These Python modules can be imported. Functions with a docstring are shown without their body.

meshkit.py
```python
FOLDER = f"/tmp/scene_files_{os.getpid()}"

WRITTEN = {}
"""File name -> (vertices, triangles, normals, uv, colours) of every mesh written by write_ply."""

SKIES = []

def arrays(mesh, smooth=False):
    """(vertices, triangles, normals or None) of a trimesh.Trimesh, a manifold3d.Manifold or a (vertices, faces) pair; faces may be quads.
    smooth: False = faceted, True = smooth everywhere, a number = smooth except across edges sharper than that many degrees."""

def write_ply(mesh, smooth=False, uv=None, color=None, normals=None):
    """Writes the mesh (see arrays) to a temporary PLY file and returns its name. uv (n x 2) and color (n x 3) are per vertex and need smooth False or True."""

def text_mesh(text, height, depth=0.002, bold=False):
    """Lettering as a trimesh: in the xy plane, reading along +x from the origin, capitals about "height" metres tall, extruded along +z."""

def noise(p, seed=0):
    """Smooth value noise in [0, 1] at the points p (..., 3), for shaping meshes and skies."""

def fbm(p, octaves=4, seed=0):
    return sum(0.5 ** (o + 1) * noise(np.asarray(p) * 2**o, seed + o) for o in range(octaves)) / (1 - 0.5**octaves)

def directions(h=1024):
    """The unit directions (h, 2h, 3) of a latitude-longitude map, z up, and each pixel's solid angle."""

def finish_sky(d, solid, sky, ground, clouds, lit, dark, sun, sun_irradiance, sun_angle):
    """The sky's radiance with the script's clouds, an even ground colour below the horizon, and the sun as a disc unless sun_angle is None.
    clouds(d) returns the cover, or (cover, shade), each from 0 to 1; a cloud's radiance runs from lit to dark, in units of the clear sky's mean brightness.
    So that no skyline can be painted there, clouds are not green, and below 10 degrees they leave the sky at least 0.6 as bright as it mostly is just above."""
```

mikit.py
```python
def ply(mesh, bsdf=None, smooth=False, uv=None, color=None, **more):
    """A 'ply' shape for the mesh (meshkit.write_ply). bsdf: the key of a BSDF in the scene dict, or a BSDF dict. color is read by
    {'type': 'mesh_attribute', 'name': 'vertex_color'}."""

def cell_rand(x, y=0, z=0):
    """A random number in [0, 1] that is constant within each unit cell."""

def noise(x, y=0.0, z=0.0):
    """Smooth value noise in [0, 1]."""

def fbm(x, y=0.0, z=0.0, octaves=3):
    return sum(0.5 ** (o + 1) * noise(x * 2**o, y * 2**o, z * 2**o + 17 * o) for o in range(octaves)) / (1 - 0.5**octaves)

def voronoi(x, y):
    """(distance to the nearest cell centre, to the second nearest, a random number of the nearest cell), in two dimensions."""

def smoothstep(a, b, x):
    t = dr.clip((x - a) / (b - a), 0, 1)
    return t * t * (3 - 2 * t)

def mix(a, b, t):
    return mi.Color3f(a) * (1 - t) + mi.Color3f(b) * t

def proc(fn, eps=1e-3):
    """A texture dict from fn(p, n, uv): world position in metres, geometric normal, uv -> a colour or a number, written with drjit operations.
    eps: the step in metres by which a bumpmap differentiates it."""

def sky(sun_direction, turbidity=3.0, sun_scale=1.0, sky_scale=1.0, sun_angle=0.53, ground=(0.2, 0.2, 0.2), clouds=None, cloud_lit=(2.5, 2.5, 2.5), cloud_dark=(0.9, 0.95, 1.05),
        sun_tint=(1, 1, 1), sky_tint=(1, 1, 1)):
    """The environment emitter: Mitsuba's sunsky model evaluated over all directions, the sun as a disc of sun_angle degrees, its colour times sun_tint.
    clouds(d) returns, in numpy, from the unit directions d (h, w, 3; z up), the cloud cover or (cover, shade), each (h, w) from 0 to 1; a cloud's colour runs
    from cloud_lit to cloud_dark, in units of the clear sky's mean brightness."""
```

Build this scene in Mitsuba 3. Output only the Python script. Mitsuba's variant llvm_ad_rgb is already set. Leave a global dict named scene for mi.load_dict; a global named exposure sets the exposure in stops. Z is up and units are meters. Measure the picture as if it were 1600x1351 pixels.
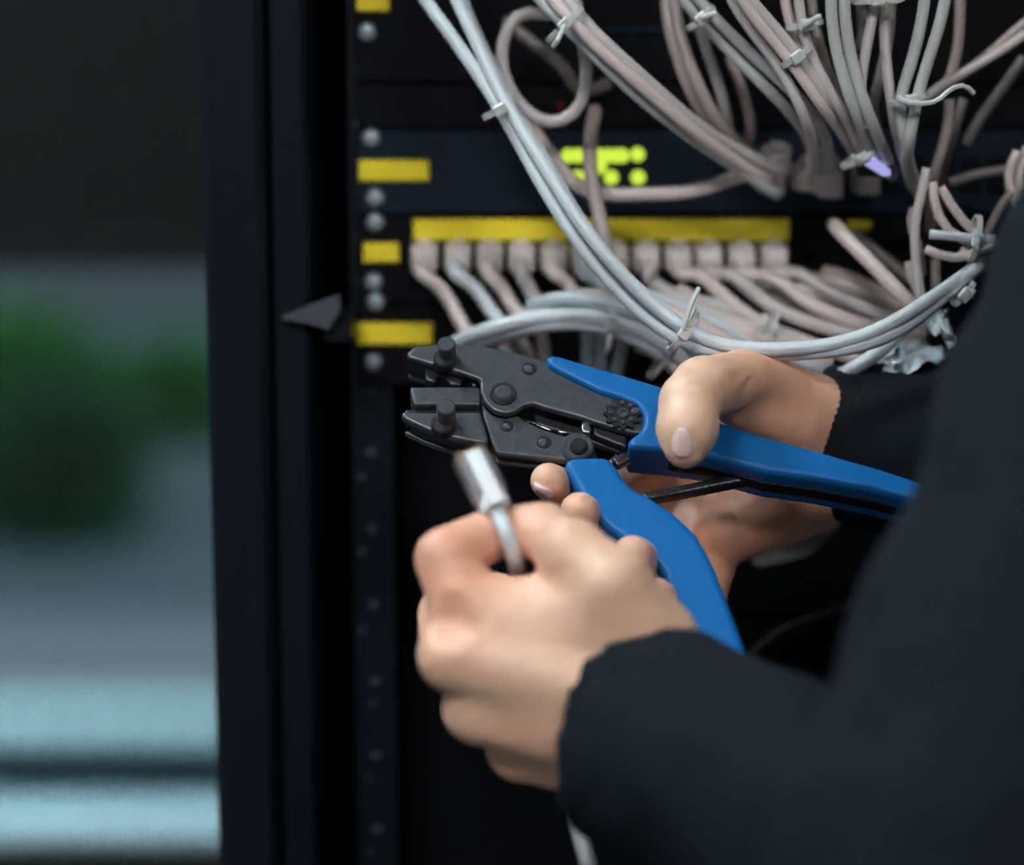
import math, random
import numpy as np
import trimesh, shapely
import mitsuba as mi
import mikit, meshkit
from shapely.geometry import Polygon
from scipy.interpolate import CubicSpline

rng = np.random.default_rng(7)
T = mi.ScalarTransform4f
scene, labels = {}, {}

# ------------------------------------------------------------------ camera, light, exposure
F = 3764.0                       # focal length in pixels of the 1600 px wide frame
PITCH = math.radians(11.0)
EYE = np.array([0.0, -1.0, 1.35])
W = np.array([0, math.cos(PITCH), -math.sin(PITCH)])      # view direction
R = np.array([1.0, 0, 0])
U = np.array([0, math.sin(PITCH), math.cos(PITCH)])
scene['camera'] = {'type': 'thinlens', 'fov': math.degrees(2 * math.atan(800 / F)), 'fov_axis': 'x',
                   'aperture_radius': 0.0135, 'focus_distance': 0.882, 'near_clip': 0.05, 'far_clip': 100.0,
                   'to_world': T().look_at(origin=EYE.tolist(), target=(EYE + W).tolist(), up=[0, 0, 1])}
exposure = 0.0
LAMP = 27.5
scene['sky'] = mikit.sky([-0.3, 0.8, 0.55], turbidity=6.0, sun_scale=0.0, sky_scale=3.3, sun_angle=None, ground=(0.3, 0.3, 0.3),
                         clouds=lambda d: np.full(d.shape[:2], 0.75), cloud_lit=(0.90, 1.08, 1.16))


# ------------------------------------------------------------------ helpers
def ray(px, py):
    return W + R * ((px - 800.0) / F) + U * ((675.5 - py) / F)


def P(px, py, d):
    """the point of the place at lens depth d (metres)"""
    return EYE + ray(px, py) * d


def at_y(px, py, y):
    """the point on the upright plane y = const"""
    r = ray(px, py)
    return EYE + r * ((y - EYE[1]) / r[1])


def srgb(r, g, b):
    c = np.array([r, g, b]) / 255.0
    return np.where(c <= 0.04045, c / 12.92, ((c + 0.055) / 1.055) ** 2.4).tolist()


def bsdf(name, color, rough=0.5, metal=0.0, spec=0.5, **k):
    base = color if isinstance(color, dict) else {'type': 'rgb', 'value': list(color)}
    scene[name] = {'type': 'twosided', 'b': {'type': 'principled', 'base_color': base, 'roughness': rough, 'metallic': metal, 'specular': spec, **k}}


def numbered(name):
    if name not in scene and name not in labels:
        return name
    i = 1
    while f'{name}_{i:03d}' in scene or f'{name}_{i:03d}' in labels:
        i += 1
    return f'{name}_{i:03d}'


def put(name, mesh, mat, parent=None, smooth=False, label=None, kind=None, **more):
    if isinstance(mesh, list):
        mesh = trimesh.util.concatenate(mesh)
    key = numbered(parent + '__' + name if parent else name)
    scene[key] = mesh if isinstance(mesh, dict) else mikit.ply(mesh, mat, smooth, **more)
    e = {}
    if label:
        e['label'] = label
    if kind:
        e['kind'] = kind
    if e:
        labels[key] = e
    return key


def thing(name, label, cat, group=None):
    key = numbered(name)
    labels[key] = {'label': label, 'category': cat}
    if group:
        labels[key]['group'] = group
    return key


def tag(key, label, cat, group=None):
    labels[key] = {'label': label, 'category': cat}
    if group:
        labels[key]['group'] = group
    return key


def box(x0, x1, y0, y1, z0, z1, c=0.0):
    """a box with chamfered edges"""
    if c <= 0:
        m = trimesh.creation.box([abs(x1 - x0), abs(y1 - y0), abs(z1 - z0)])
    else:
        h = np.array([abs(x1 - x0), abs(y1 - y0), abs(z1 - z0)]) / 2
        c = min(c, h.min() * 0.9)
        pts = []
        for s in np.ndindex(2, 2, 2):
            s = np.array(s) * 2 - 1
            for k in range(3):
                q = h - c
                q[k] = h[k]
                pts.append(s * q)
        m = trimesh.convex.convex_hull(np.array(pts))
    m.apply_translation([(x0 + x1) / 2, (y0 + y1) / 2, (z0 + z1) / 2])
    return m


def frames(p):
    t = np.gradient(p, axis=0)
    t /= np.linalg.norm(t, axis=1, keepdims=True)
    a = np.cross(t[0], [0.3, 0.9, 0.2])
    a /= np.linalg.norm(a)
    out = []
    for i in range(len(p)):
        a = a - t[i] * (a @ t[i])
        a /= np.linalg.norm(a)
        out.append((a, np.cross(t[i], a)))
    return np.array([o[0] for o in out]), np.array([o[1] for o in out])


def tube(p, r, sides=12):
    p = np.asarray(p, float)
    r = np.broadcast_to(np.asarray(r, float), (len(p),))
    a, b = frames(p)
    th = np.arange(sides) * 2 * np.pi / sides
    v = p[:, None] + r[:, None, None] * (np.cos(th)[None, :, None] * a[:, None] + np.sin(th)[None, :, None] * b[:, None])
    v = np.vstack([v.reshape(-1, 3), p[:1], p[-1:]])
    n, k = len(p), sides
    f = []
    i = np.arange(k)
    j = (i + 1) % k
    for s in range(n - 1):
        f.append(np.stack([s * k + i, s * k + j, (s + 1) * k + j], 1))
        f.append(np.stack([s * k + i, (s + 1) * k + j, (s + 1) * k + i], 1))
    f.append(np.stack([j, i, i * 0 + n * k], 1))
    f.append(np.stack([(n - 1) * k + i, (n - 1) * k + j, i * 0 + n * k + 1], 1))
    return trimesh.Trimesh(v, np.vstack(f), process=False)


def spline(pts, step=0.005):
    pts = np.asarray(pts, float)
    d = np.concatenate([[0], np.cumsum(np.linalg.norm(np.diff(pts, axis=0), axis=1) ** 0.6)])
    cs = CubicSpline(d, pts, bc_type='natural') if len(pts) > 2 else None
    L = np.linalg.norm(np.diff(pts, axis=0), axis=1).sum()
    t = np.linspace(0, d[-1], max(6, int(L / step)))
    return cs(t) if cs is not None else pts[0] + (pts[1] - pts[0]) * (t / d[-1])[:, None]


def lathe(profile, o, axis, sides=28):
    """profile: (radius, height) pairs, bottom to top, about the axis through o"""
    axis = np.asarray(axis, float) / np.linalg.norm(axis)
    a = np.cross(axis, [0.31, 0.2, 0.93])
    a /= np.linalg.norm(a)
    b = np.cross(axis, a)
    th = np.arange(sides) * 2 * np.pi / sides
    ring = np.cos(th)[:, None] * a + np.sin(th)[:, None] * b
    pr = [(0, profile[0][1])] + list(profile) + [(0, profile[-1][1])]
    v = np.vstack([np.asarray(o) + ring * max(r, 1e-6) + axis * h for r, h in pr])
    i = np.arange(sides)
    j = (i + 1) % sides
    f = []
    for s in range(len(pr) - 1):
        f.append(np.stack([s * sides + i, s * sides + j, (s + 1) * sides + j], 1))
        f.append(np.stack([s * sides + i, (s + 1) * sides + j, (s + 1) * sides + i], 1))
    m = trimesh.Trimesh(v, np.vstack(f), process=False)
    return m


def surface_nets(val, origin, h):
    """smooth closed surface of the zero level of a grid of distances (negative inside)"""
    val = np.pad(val, 1, constant_values=abs(h) * 2)
    origin = np.asarray(origin, float) - h
    nx, ny, nz = val.shape
    ins = val < 0
    acc = np.zeros((nx - 1, ny - 1, nz - 1, 3))
    cnt = np.zeros((nx - 1, ny - 1, nz - 1))
    corners = [(a, b, c) for a in (0, 1) for b in (0, 1) for c in (0, 1)]
    sl = lambda c: tuple(slice(c[k], c[k] + val.shape[k] - 1) for k in range(3))
    for ca in corners:
        for k in range(3):
            if ca[k]:
                continue
            cb = list(ca)
            cb[k] = 1
            va, vb = val[sl(ca)], val[sl(cb)]
            x = (va < 0) != (vb < 0)
            t = np.where(x, va / np.where(x, va - vb, 1), 0)
            for q in range(3):
                acc[..., q] += np.where(x, ca[q] + (t if q == k else 0), 0)
            cnt += x
    cell = cnt > 0
    idx = -np.ones(cell.shape, int)
    idx[cell] = np.arange(cell.sum())
    ijk = np.argwhere(cell)
    v = (ijk + acc[cell] / cnt[cell][:, None]) * h + origin
    faces = []
    for k in range(3):
        o1, o2 = (k + 1) % 3, (k + 2) % 3
        n = [slice(0, s) for s in val.shape]
        a, b = list(n), list(n)
        a[k], b[k] = slice(0, val.shape[k] - 1), slice(1, val.shape[k])
        ia, ib = ins[tuple(a)], ins[tuple(b)]
        e = np.argwhere(ia != ib)
        e = e[(e[:, o1] > 0) & (e[:, o2] > 0) & (e[:, o1] < val.shape[o1] - 1) & (e[:, o2] < val.shape[o2] - 1)]
        up = ia[tuple(e.T)]
        q = []
        for d1, d2 in ((-1, -1), (0, -1), (0, 0), (-1, 0)):
            g = e.copy()
            g[:, o1] += d1
            g[:, o2] += d2
            q.append(idx[tuple(g.T)])
        q = np.stack(q, 1)
        q[~up] = q[~up][:, ::-1]
        faces += [q[:, [0, 1, 2]], q[:, [0, 2, 3]]]
    return trimesh.Trimesh(v, np.vstack(faces), process=False)


def smin(a, b, k):
    if k <= 0:
        return np.minimum(a, b)
    hh = np.clip(0.5 + 0.5 * (b - a) / k, 0, 1)
    return b + (a - b) * hh - k * hh * (1 - hh)


def round_cone(p, a, b, r1, r2):
    ba = b - a
    l2 = ba @ ba
    rr = r1 - r2
    a2 = l2 - rr * rr
    il2 = 1 / l2
    pa = p - a
    y = pa @ ba
    z = y - l2
    x2 = ((pa * l2 - y[..., None] * ba) ** 2).sum(-1)
    y2, z2 = y * y * l2, z * z * l2
    k = np.sign(rr) * rr * rr * x2
    out = (np.sqrt(x2 * a2 * il2) + y * rr) * il2 - r1
    out = np.where(np.sign(z) * a2 * z2 > k, np.sqrt(x2 + z2) * il2 - r2, out)
    return np.where(np.sign(y) * a2 * y2 < k, np.sqrt(x2 + y2) * il2 - r1, out)


def ellipsoid(p, c, rad, rot=None):
    q = p - c
    if rot is not None:
        q = q @ rot.T
    k0 = np.linalg.norm(q / rad, axis=-1)
    k1 = np.linalg.norm(q / (np.asarray(rad) ** 2), axis=-1)
    return k0 * (k0 - 1) / np.maximum(k1, 1e-9)


def grid(lo, hi, h):
    lo = np.asarray(lo, float)
    n = np.ceil((np.asarray(hi) - lo) / h).astype(int) + 1
    g = np.stack(np.meshgrid(*[lo[k] + h * np.arange(n[k]) for k in range(3)], indexing='ij'), -1)
    return g, lo


def chain(p, joints, k=0.0):
    """joints: (point, radius) ..., one limb that tapers from joint to joint"""
    d = None
    for (a, ra), (b, rb) in zip(joints[:-1], joints[1:]):
        c = round_cone(p, np.asarray(a), np.asarray(b), ra, rb)
        d = c if d is None else smin(d, c, k)
    return d


# ------------------------------------------------------------------ materials
bsdf('wall_paint', srgb(120, 122, 124), 0.8)
bsdf('dark_wall', srgb(31, 29, 29), 0.85, 0.0, 0.1)
bsdf('floor_vinyl', srgb(70, 74, 78), 0.5)
bsdf('rack_metal', srgb(12, 18, 28), 0.45, 0.0, 0.2)
bsdf('rack_inside', srgb(6, 7, 10), 0.7, 0.0, 0.1)
bsdf('panel_navy', srgb(19, 32, 44), 0.5, 0.0, 0.15)
bsdf('panel_black', srgb(8, 10, 15), 0.6, 0.0, 0.12)
bsdf('port_black', srgb(5, 5, 7), 0.6, 0.0, 0.15)
bsdf('zinc', srgb(180, 196, 208), 0.4, 0.75)
bsdf('dull_zinc', srgb(80, 90, 102), 0.5, 0.5)
bsdf('yellow_label', srgb(255, 236, 62), 0.55, 0.0, 0.2)
bsdf('grey_latch', srgb(78, 82, 90), 0.5, 0.3)
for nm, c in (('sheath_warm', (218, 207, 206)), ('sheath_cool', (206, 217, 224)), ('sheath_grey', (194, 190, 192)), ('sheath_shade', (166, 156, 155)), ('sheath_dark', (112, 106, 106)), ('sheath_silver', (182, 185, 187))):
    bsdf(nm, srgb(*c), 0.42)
bsdf('boot_white', srgb(224, 217, 217), 0.45)
bsdf('tie_white', srgb(205, 210, 210), 0.4)
bsdf('dark_wire', srgb(120, 112, 104), 0.5)
scene['plug_clear'] = {'type': 'twosided', 'b': {'type': 'principled', 'base_color': {'type': 'rgb', 'value': [0.80, 0.84, 0.88]}, 'roughness': 0.12, 'specular': 0.8, 'clearcoat': 0.8}}
scene['plug_shell'] = {'type': 'roughdielectric', 'int_ior': 1.45, 'alpha': 0.3}
bsdf('gold', srgb(222, 180, 90), 0.25, 1.0)


def wear(p, n, uv):
    s = mikit.fbm(p.x * 400, p.y * 400, p.z * 400, 3)
    return mikit.mix((0.040, 0.045, 0.053), (0.054, 0.059, 0.068), mikit.smoothstep(0.3, 0.8, s))


bsdf('gunmetal', mikit.proc(wear), 0.34, 0.25, clearcoat=0.3, clearcoat_gloss=0.7)
bsdf('black_steel', srgb(38, 39, 43), 0.33, 0.3)
bsdf('steel', srgb(175, 178, 184), 0.28, 1.0)
bsdf('blue_grip', srgb(0, 88, 150), 0.42, 0.0, 0.3)
def skin_relief(p, n, uv):
    fine = mikit.fbm(p.x * 330, p.y * 330, p.z * 330, 2)
    return fine


scene['skin'] = {'type': 'bumpmap', 'tex': mikit.proc(skin_relief, .0004), 'scale': .0004, 'b': {'type': 'principled', 'base_color': {'type': 'mesh_attribute', 'name': 'vertex_color'}, 'roughness': 0.52, 'specular': 0.4}}
bsdf('nail', srgb(226, 196, 196), 0.28)


def weave(p, n, uv):
    s = mikit.fbm(p.x * 60, p.y * 60, p.z * 60, 3)
    t = mikit.noise(p.x * 900, p.y * 900, p.z * 900)
    return mikit.mix((0.0042, 0.0064, 0.0092), (0.0078, 0.0116, 0.0160), s * 0.6 + t * 0.4)


bsdf('jacket_cloth', mikit.proc(weave), 0.9, 0.0, 0.1)
bsdf('cuff_knit', srgb(22, 23, 26), 0.95, 0.0, 0.15)
bsdf('window_frame', srgb(150, 186, 194), 0.5)
bsdf('sill_white', srgb(190, 226, 236), 0.4)
bsdf('sill_pale', srgb(158, 196, 206), 0.5)
bsdf('cupboard_dark', srgb(34, 34, 36), 0.6, 0.0, 0.15)
bsdf('dark_trim', srgb(16, 40, 46), 0.6, 0.0, 0.1)
scene['pane'] = {'type': 'thindielectric', 'int_ior': 1.5}
bsdf('paving', mikit.proc(lambda p, n, uv: mikit.mix((0.31, 0.41, 0.45), (0.40, 0.50, 0.55), mikit.fbm(p.x * 1.5, p.y * 1.5, 0.0, 3))), 0.7)
bsdf('lawn', srgb(108, 134, 140), 0.9)
bsdf('outer_wall', srgb(138, 152, 154), 0.8)
scene['leaf'] = {'type': 'twosided', 'b': {'type': 'principled', 'base_color': {'type': 'rgb', 'value': srgb(84, 176, 92)}, 'roughness': 0.6}}
scene['leaf_dark'] = {'type': 'twosided', 'b': {'type': 'principled', 'base_color': {'type': 'rgb', 'value': srgb(40, 132, 84)}, 'roughness': 0.6}}
bsdf('stem', srgb(70, 60, 42), 0.8)
scene['film_clear'] = {'type': 'twosided', 'b': {'type': 'principled', 'base_color': {'type': 'rgb', 'value': srgb(226, 242, 250)}, 'roughness': 0.2, 'metallic': 0.0, 'specular': 0.9}}


def lamp_disc(name, o, r, radiance, parent, label=None):
    m = lathe([(r, 0), (r, 0.0012), (r * 0.7, 0.0018)], o, [0, -1, 0], 16)
    d = mikit.ply(m, 'port_black', False)
    d['emitter'] = {'type': 'area', 'radiance': {'type': 'rgb', 'value': radiance}}
    return put(name, d, None, parent, label=label)


# ------------------------------------------------------------------ the room
BACK = 1.05                                         # far wall with the window
XL, XR, YF, YB, H = -2.4, 2.4, -2.8, BACK, 2.7
put('floor', box(XL, XR, YF, YB, -0.1, 0), 'floor_vinyl', kind='structure')
put('ceiling', box(XL, XR, YF, YB, H, H + 0.1), 'wall_paint', kind='structure')
put('wall_left', box(XL - 0.1, XL, YF, YB, 0, H), 'wall_paint', kind='structure')
put('wall_right', box(XR, XR + 0.1, YF, YB, 0, H), 'wall_paint', kind='structure')
put('wall_front', box(XL, XR, YF - 0.1, YF, 0, H), 'wall_paint', kind='structure')
zt = at_y(170, 408, BACK)[2]                       # lower edge of the blind
zs = at_y(170, 1178, BACK - 0.02)[2]               # underside of the sill
zb = zs + 0.02
WX0, WX1, WZ1 = -2.0, 0.6, 2.2
wall = [box(XL, WX0, BACK, BACK + 0.15, 0, H), box(WX1, XR, BACK, BACK + 0.15, 0, H), box(WX0, WX1, BACK, BACK + 0.15, WZ1, H), box(WX0, WX1, BACK, BACK + 0.15, 0, zs)]
put('wall_back', wall, 'dark_wall', kind='structure')
w1 = put('window_1', [box(WX0, WX1, BACK + 0.05, BACK + 0.10, zs, zb + 0.012, .004), box(WX0, WX1, BACK + 0.05, BACK + 0.10, WZ1 - 0.06, WZ1, .004),
                      box(WX0, WX0 + 0.06, BACK + 0.05, BACK + 0.10, zb, WZ1, .004), box(WX1 - 0.06, WX1, BACK + 0.05, BACK + 0.10, zb, WZ1, .004)], 'window_frame', kind='structure')
put('pane', box(WX0 + 0.05, WX1 - 0.05, BACK + 0.074, BACK + 0.076, zb, WZ1 - 0.05).slice_plane([0, BACK + 0.0755, 0], [0, 1, 0]), 'pane', w1)
put('trim_1', box(WX0 - 0.05, WX1 + 0.05, BACK - 0.02, BACK + 0.05, zs, zb, .004), 'sill_pale', kind='structure')
put('trim_2', box(XL, XR, BACK - 0.006, BACK - 0.001, 0.1, zs), 'dark_trim', kind='structure')
# low cupboard along the wall under the window
zc = at_y(170, 1306, BACK - 0.13)[2]
lc = thing('low_cupboard', 'long low cupboard with a pale blue top standing under the window at the left', 'cupboard')
put('top_board', box(-2.2, XR - .05, BACK - 0.13, BACK - 0.0065, zc - .009, zc, .002), 'sill_white', lc, label='pale blue top board')
put('body', box(-2.2, XR - .05, BACK - 0.115, BACK - 0.0065, 0.0, zc - .0092), 'cupboard_dark', lc)
for i in range(4):
    put('door', box(-2.19 + i * .5, -1.70 + i * .5, BACK - 0.130, BACK - 0.1152, 0.06, zc - .014, .003), 'cupboard_dark', lc)

bl = thing('roller_blind', 'dark brown roller blind half lowered over the window on the left', 'blind')
put('cloth', box(WX0 - 0.04, WX1 + 0.04, BACK - 0.035, BACK - 0.032, zt + 0.02, WZ1 + 0.1), 'dark_wall', bl)
put('bottom_bar', box(WX0 - 0.04, WX1 + 0.04, BACK - 0.042, BACK - 0.026, zt, zt + 0.022, .004), 'dark_wall', bl)
put('roller', trimesh.creation.cylinder(0.03, segment=[[WX0 - 0.05, BACK - 0.05, WZ1 + 0.1], [WX1 + 0.05, BACK - 0.05, WZ1 + 0.1]], sections=24), 'dark_wall', bl, smooth=40)
# outside the window
put('ground', box(-7, 5, BACK + 0.2, BACK + 9, -0.1, 0), 'paving', kind='structure')
put('lawn', box(-7, 5, 3.95, 8.2, 0.0005, 0.012), 'lawn', kind='structure')
put('garden_wall', box(-7, 5, 8.2, 8.5, 0, 1.5), 'outer_wall', kind='structure')


def bush(base, height, width, label, n, mat, seed):
    g = np.random.default_rng(seed)
    k = thing('garden_bush', label, 'bush')
    put('stem', [tube(spline([base, base + [g.normal(0, .03), g.normal(0, .03), height * .5], base + [g.normal(0, .12) * width, g.normal(0, .1), height * .85]], .05), .010, 8) for _ in range(6)], 'stem', k, smooth=True)
    quad = np.array([[0, 0, 0], [.5, .28, .06], [1, 0, 0], [.5, -.28, .06]])
    v, f = [], []
    for i in range(n):
        d = g.normal(size=3)
        d /= np.linalg.norm(d)
        r = g.uniform(.35, 1) ** .5
        c = base + np.array([d[0] * r * width / 2, d[1] * r * width / 2, height * .55 + d[2] * r * height * .45])
        a = d + g.normal(0, .6, 3)
        a /= np.linalg.norm(a)
        b = np.cross(a, g.normal(size=3))
        b /= np.linalg.norm(b)
        s = g.uniform(.07, .13)
        q = c + s * (quad[:, :1] * a + quad[:, 1:2] * b + quad[:, 2:] * np.cross(a, b))
        f.append([[4 * i, 4 * i + 1, 4 * i + 2], [4 * i, 4 * i + 2, 4 * i + 3]])
        v.append(q)
    put('foliage', trimesh.Trimesh(np.vstack(v), np.vstack(f), process=False), mat, k, kind='stuff')
    return k


for cx, pyb, pyt, wpx, lab, mat, n in ((30, 770, 520, 300, 'bushy green shrub outside the window at the left edge', 'leaf', 2600),
                                        (95, 842, 640, 200, 'darker low green shrub in front of the bushy one outside', 'leaf_dark', 1500),
                                        (285, 690, 560, 110, 'small green shrub outside the window beside the rack', 'leaf', 700)):
    r = ray(cx, pyb)
    t = -EYE[2] / r[2]
    c = EYE + r * t
    bush(np.array([c[0], c[1], 0.0]), (pyb - pyt) * t / F, wpx * t / F, lab, n, mat, n)

# ceiling lamps of the room (above and in front of the rack, out of view)
for i, (x, y) in enumerate(((-0.65, -1.52), (0.7, -2.2), (-0.95, 0.05))):
    cl = thing('ceiling_lamp', ('square ceiling light panel above the left of the rack', 'square ceiling light panel behind the technician', 'square ceiling light panel left of the cabinet, towards the window')[i], 'lamp')
    put('frame', [box(x - .33, x - .30, y - .33, y + .33, H - .04, H), box(x + .30, x + .33, y - .33, y + .33, H - .04, H), box(x - .3, x + .3, y - .33, y - .30, H - .04, H), box(x - .3, x + .3, y + .30, y + .33, H - .04, H)], 'tie_white', cl)
    d = mikit.ply(trimesh.Trimesh([[x - .3, y - .3, H - .02], [x + .3, y - .3, H - .02], [x + .3, y + .3, H - .02], [x - .3, y + .3, H - .02]], [[0, 2, 1], [0, 3, 2]], process=False), 'tie_white')
    d['emitter'] = {'type': 'area', 'radiance': {'type': 'rgb', 'value': [LAMP * k for k in ((1.0, 0.98, 0.94) if i < 2 else (1.15, 1.4, 1.5))]}}
    put('diffuser', d, None, cl)

# ------------------------------------------------------------------ the rack
zr = lambda py, y=0.0: at_y(580, py, y)[2]
xr = lambda px, y=0.0, py=420: at_y(px, py, y)[0]
rack = thing('server_rack', 'tall black server cabinet with open front and perforated rail', 'rack')
X0, X1 = xr(327, -.03), xr(483, -.03)
put('side_panel', box(X0, X1 - 0.016, -.045, 0.75, 0.02, 2.0, .003), 'rack_metal', rack)
put('side_edge', box(X1 - 0.0155, X1, -.035, 0.05, 0.02, 2.0, .002), 'rack_metal', rack)
RX0, RX1 = xr(546), xr(612)
XE = RX0 + 0.50
rail = put('mounting_rail', [box(RX0, RX1, 0.0015, 0.004, 0.05, 1.95), box(RX0, RX0 + 0.002, 0.004, 0.05, 0.05, 1.95)], 'rack_metal', rack)
put('mounting_rail', [box(XE - .018, XE, 0.0015, 0.004, 0.05, 1.95), box(XE - .002, XE, 0.004, 0.05, 0.05, 1.95)], 'rack_metal', rack)
put('back_panel', box(X0, XE + 0.10, 0.74, 0.75, 0.02, 2.0), 'rack_inside', rack)
put('side_panel', box(XE + 0.04, XE + 0.10, -.045, 0.74, 0.02, 2.0, .003), 'rack_metal', rack)
put('top_panel', box(X0, XE + 0.10, -.045, 0.75, 2.0, 2.03, .003), 'rack_metal', rack)
put('base_panel', box(X0, XE + 0.10, -.045, 0.75, 0.0, 0.02), 'rack_metal', rack)
put('inner_wall', box(X1, RX0 - .002, 0.05, 0.054, 0.05, 1.95), 'rack_inside', rack)
for (px, py, wd, hg) in ((580, 706, 9, 7), (565, 745, 6, 7), (582, 826, 9, 7), (566, 862, 6, 6), (584, 945, 9, 7), (566, 984, 6, 6), (586, 1065, 9, 6), (584, 1098, 5, 4), (588, 1180, 9, 6), (578, 1214, 5, 5), (590, 1296, 9, 6), (580, 1330, 5, 4),
                         (558, 110, 5, 5), (556, 195, 5, 4), (560, 300, 4, 4), (560, 372, 4, 4), (560, 440, 4, 4), (582, 612, 5, 5)):
    c = at_y(px, py, 0.0005)
    m = box(c[0] - wd * .0002, c[0] + wd * .0002, -.001, 0.002, c[2] - hg * .0002, c[2] + hg * .0002, .0005)
    put('cage_nut', m, 'dull_zinc', rail)
# grey lever of the door latch on the inner frame
lt = thing('frame_latch', 'small grey wedge-shaped latch on the inner left frame of the cabinet', 'latch')
c0 = at_y(487, 490, -.042)
pl = Polygon([(-.0115, -.002), (.002, .0035), (.0105, .0065), (.0105, .001), (.006, -.006), (-.002, -.0035)]).buffer(.0006)
m = trimesh.creation.extrude_polygon(pl, .004, engine='earcut')
m.apply_transform(np.array([[1, 0, 0, c0[0]], [0, 0, -1, -.036], [0, 1, 0, c0[2]], [0, 0, 0, 1.0]]))
put('lever', m, 'grey_latch', lt)
put('base_plate', box(c0[0] + .004, c0[0] + .0155, -.0355, 0.052, c0[2] - .013, c0[2] - .004, .001), 'rack_metal', lt)


def screw(px, py, parent, y=-.002, r=.0037):
    c = at_y(px, py, y)
    put('screw', lathe([(r, 0.0), (r, .0010), (r * .75, .0020), (r * .4, .0024)], [c[0], y, c[2]], [0, -1, 0], 18), 'zinc', parent, smooth=30)


def sticker(px0, px1, py0, py1, y, parent, name='label_strip'):
    a, b = at_y(px0, py1, y), at_y(px1, py0, y)
    put(name, box(a[0], b[0], y - .0008, y, a[2], b[2], .0003), 'yellow_label', parent, label='yellow blank label strip')


EX = XE + .002


def unit(py0, py1, mat, y=0.0, depth=.22, ear=True):
    z1, z0 = zr(py0, y), zr(py1, y)
    ms = [box(RX0 + .004, EX - .004, y - .0018, y + .0012, z0, z1, .0006)] if ear else []
    return ms + [box(RX1 + .002, EX - .022, y + .0013, y + depth, z0 + .001, z1 - .001)]


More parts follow.
